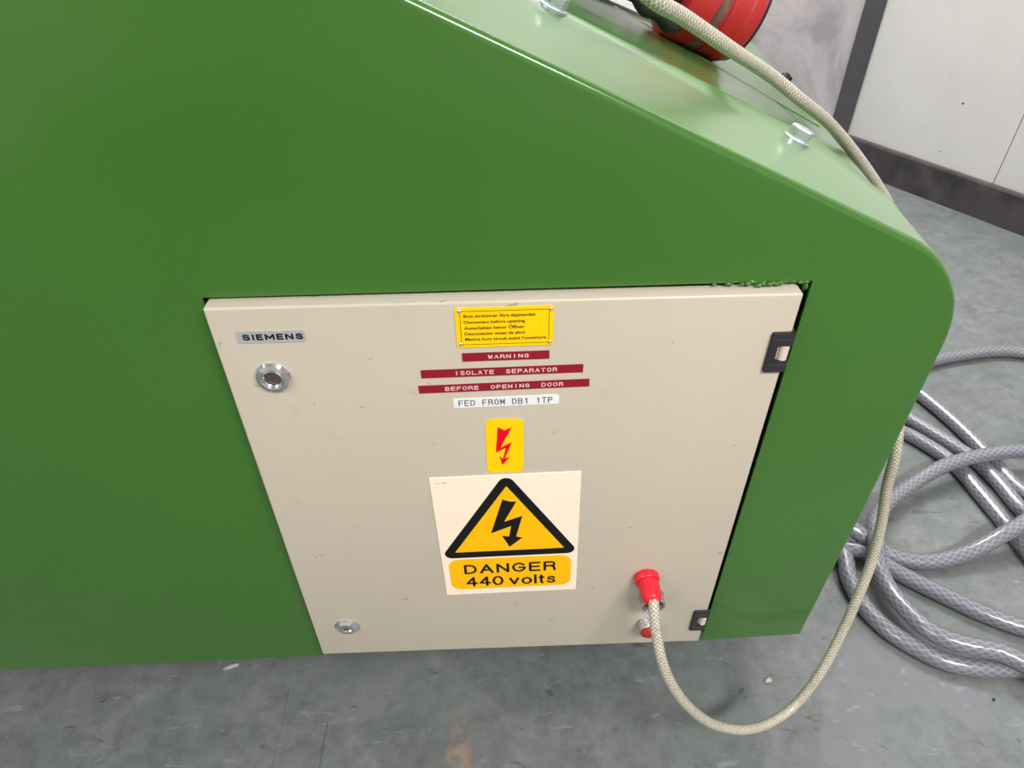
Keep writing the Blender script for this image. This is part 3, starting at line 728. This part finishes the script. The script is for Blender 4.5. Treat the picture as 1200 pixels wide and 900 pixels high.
# grey bracket plate lying on the rear deck under the coupling
def dk(x, y, off): q = deck(x, y, off-0.0035); return tuple(q)
pl = [(0.05, 0.39), (0.135, 0.424), (0.192, 0.471), (0.232, 0.500), (0.250, 0.52), (0.250, 0.60), (0.05, 0.60)]
b = bmesh.new(); t0 = [b.verts.new(dk(x, y, 0.0035)) for x, y in pl]; t1 = [b.verts.new(dk(x, y, 0.0002)) for x, y in pl]
b.faces.new(t0); b.faces.new(list(reversed(t1)))
for i in range(len(pl)): b.faces.new((t0[i], t1[i], t1[(i+1) % len(pl)], t0[(i+1) % len(pl)]))
tag(bmobj('support_plate', b, GREYMET), 'grey metal plate lying on the green deck beneath the red coupling', 'plate')

# ---------------------------------------------------------------- coiled hose on the floor
rh = 0.0142
def z(v, h=1.0): return (v[0], v[1], rh*h)
A_ = [(1.041, 0.796), (1.137, 0.819), (1.217, 0.829), (1.285, 0.819)]
C_ = [(0.891, 0.604), (0.945, 0.516), (0.971, 0.466), (0.981, 0.407), (0.986, 0.333)]
D_ = [(0.856, 0.562), (0.892, 0.519), (0.920, 0.463), (0.930, 0.378), (0.936, 0.291), (0.938, 0.254)]
B_ = [(0.958, 0.679), (0.978, 0.614), (0.994, 0.540), (1.003, 0.467), (1.015, 0.379)]
G_ = [(0.612, 0.268), (0.642, 0.250), (0.685, 0.212), (0.737, 0.167), (0.788, 0.127), (0.841, 0.097)]
F_ = [(0.627, 0.284), (0.673, 0.252), (0.711, 0.236), (0.762, 0.230), (0.830, 0.242), (0.898, 0.265), (0.962, 0.294)]
H_ = [(0.601, 0.251), (0.596, 0.198), (0.601, 0.147), (0.620, 0.103), (0.652, 0.069), (0.687, 0.045), (0.735, 0.033), (0.800, 0.030)]
I_ = [(0.645, 0.217), (0.644, 0.170), (0.651, 0.125), (0.671, 0.080)]
E_ = [(0.652, 0.240), (0.673, 0.296), (0.719, 0.344), (0.784, 0.388), (0.873, 0.430), (0.974, 0.456), (1.065, 0.462)]
hp = []
hp += [z(p) for p in [(0.78, 0.62), (0.90, 0.73)]]+[z(p) for p in A_]
hp += [z(p, h) for p, h in [((1.38, 0.74), 1), ((1.40, 0.50), 1), ((1.30, 0.25), 1), ((1.12, 0.18), 1), ((1.02, 0.24), 1)]]
hp += [z(p) for p in reversed(C_)]
hp += [z(p, 1.2) for p in [(0.82, 0.70), (0.74, 0.76), (0.66, 0.74), (0.65, 0.66), (0.73, 0.61)]]
hp += [z(p) for p in D_]
hp += [z(p, h) for p, h in [((0.945, 0.17), 1.0), ((1.02, 0.08), 1.0), ((1.16, 0.08), 1.0), ((1.20, 0.20), 3.2), ((1.12, 0.30), 3.2), ((1.05, 0.33), 2.0)]]
hp += [z(p) for p in reversed(B_)]
hp += [z(p, h) for p, h in [((0.92, 0.78), 1.0), ((0.84, 0.84), 3.0), ((0.66, 0.90), 3.0), ((0.52, 0.78), 3.0), ((0.50, 0.60), 1), ((0.53, 0.40), 1)]]
hp += [z(G_[0], 1.2)]+[z(p, 1.5 if k < 1 else 1.0) for k, p in enumerate(G_[1:])]
hp += [z(p, h) for p, h in [((0.92, 0.07), 1.0), ((1.05, 0.00), 1.0), ((1.25, 0.02), 1), ((1.34, 0.16), 3.2), ((1.24, 0.32), 3.4), ((1.08, 0.34), 3.4), ((1.02, 0.32), 3.2)]]
hp += [z(p, h) for p, h in zip(reversed(F_), (3.1, 3.0, 1.6, 1.0, 1.0, 1.6, 3.2))]
hp += [z(p, h) for p, h in [((0.58, 0.32), 3.3), ((0.53, 0.33), 2.6), ((0.51, 0.29), 1.2), ((0.545, 0.275), 1.0)]]
hp += [z(p, h) for p, h in zip(H_, (1.6, 1.3, 1.0, 1.0, 1.0, 1.0, 1.0, 1.0))]
hp += [z(p, h) for p, h in [((0.90, 0.02), 1.2), ((1.0, -0.04), 1), ((1.02, -0.12), 1), ((0.95, -0.16), 1), ((0.88, -0.10), 1.6), ((0.83, -0.02), 2.6)]]
hp += [z((0.762, 0.040), 3.0), z((0.712, 0.056), 3.0)]
hp += [z(p, h) for p, h in zip(reversed(I_), (2.9, 2.6, 2.4, 2.8))]
hp += [z(p, h) for p, h in zip(E_, (3.4, 3.2, 2.4, 2.2, 3.0, 3.1, 3.1))]
hp += [z(p, h) for p, h in [((1.20, 0.43), 3.1), ((1.36, 0.40), 3.1), ((1.50, 0.30), 1.5), ((1.62, 0.20), 1.0)]]
ho = tube('hose_coil', catmull(hp, 9), rh, HOSE, None, 18)
tag(ho, 'clear grey braided hose lying in loose coils on the floor beside the housing', 'hose')

# ---------------------------------------------------------------- small debris on the floor
def grit(x, y, sx, sy, sz, rot, label, m=CHIP):
    bm = bmesh.new(); q = bmesh.ops.create_icosphere(bm, subdivisions=2, radius=1.0)
    for v in q['verts']:
        k = 1+0.35*noise.noise(v.co*1.7+Vector((x*50, y*50, 0))); v.co = Vector((v.co.x*sx*k, v.co.y*sy*k, (v.co.z*k+0.8)*sz))
    bm.transform(Matrix.Translation((x, y, 0)) @ Matrix.Rotation(rot, 4, 'Z'))
    o = bmobj('floor_debris', bm, m, None, smooth=True, sharp=30); tag(o, label, 'debris')
grit(-0.435, 0.086, 0.013, 0.0035, 0.003, 0.35, 'pale sliver lying half under left part of the green face')
grit(0.405, 0.032, 0.006, 0.004, 0.0035, 0.2, 'pale paint flake on the floor right of the cabinet')
grit(0.735, -0.01, 0.0022, 0.0022, 0.0022, 0.0, 'tiny black crumb on the floor below the hose coils', BLKMET)
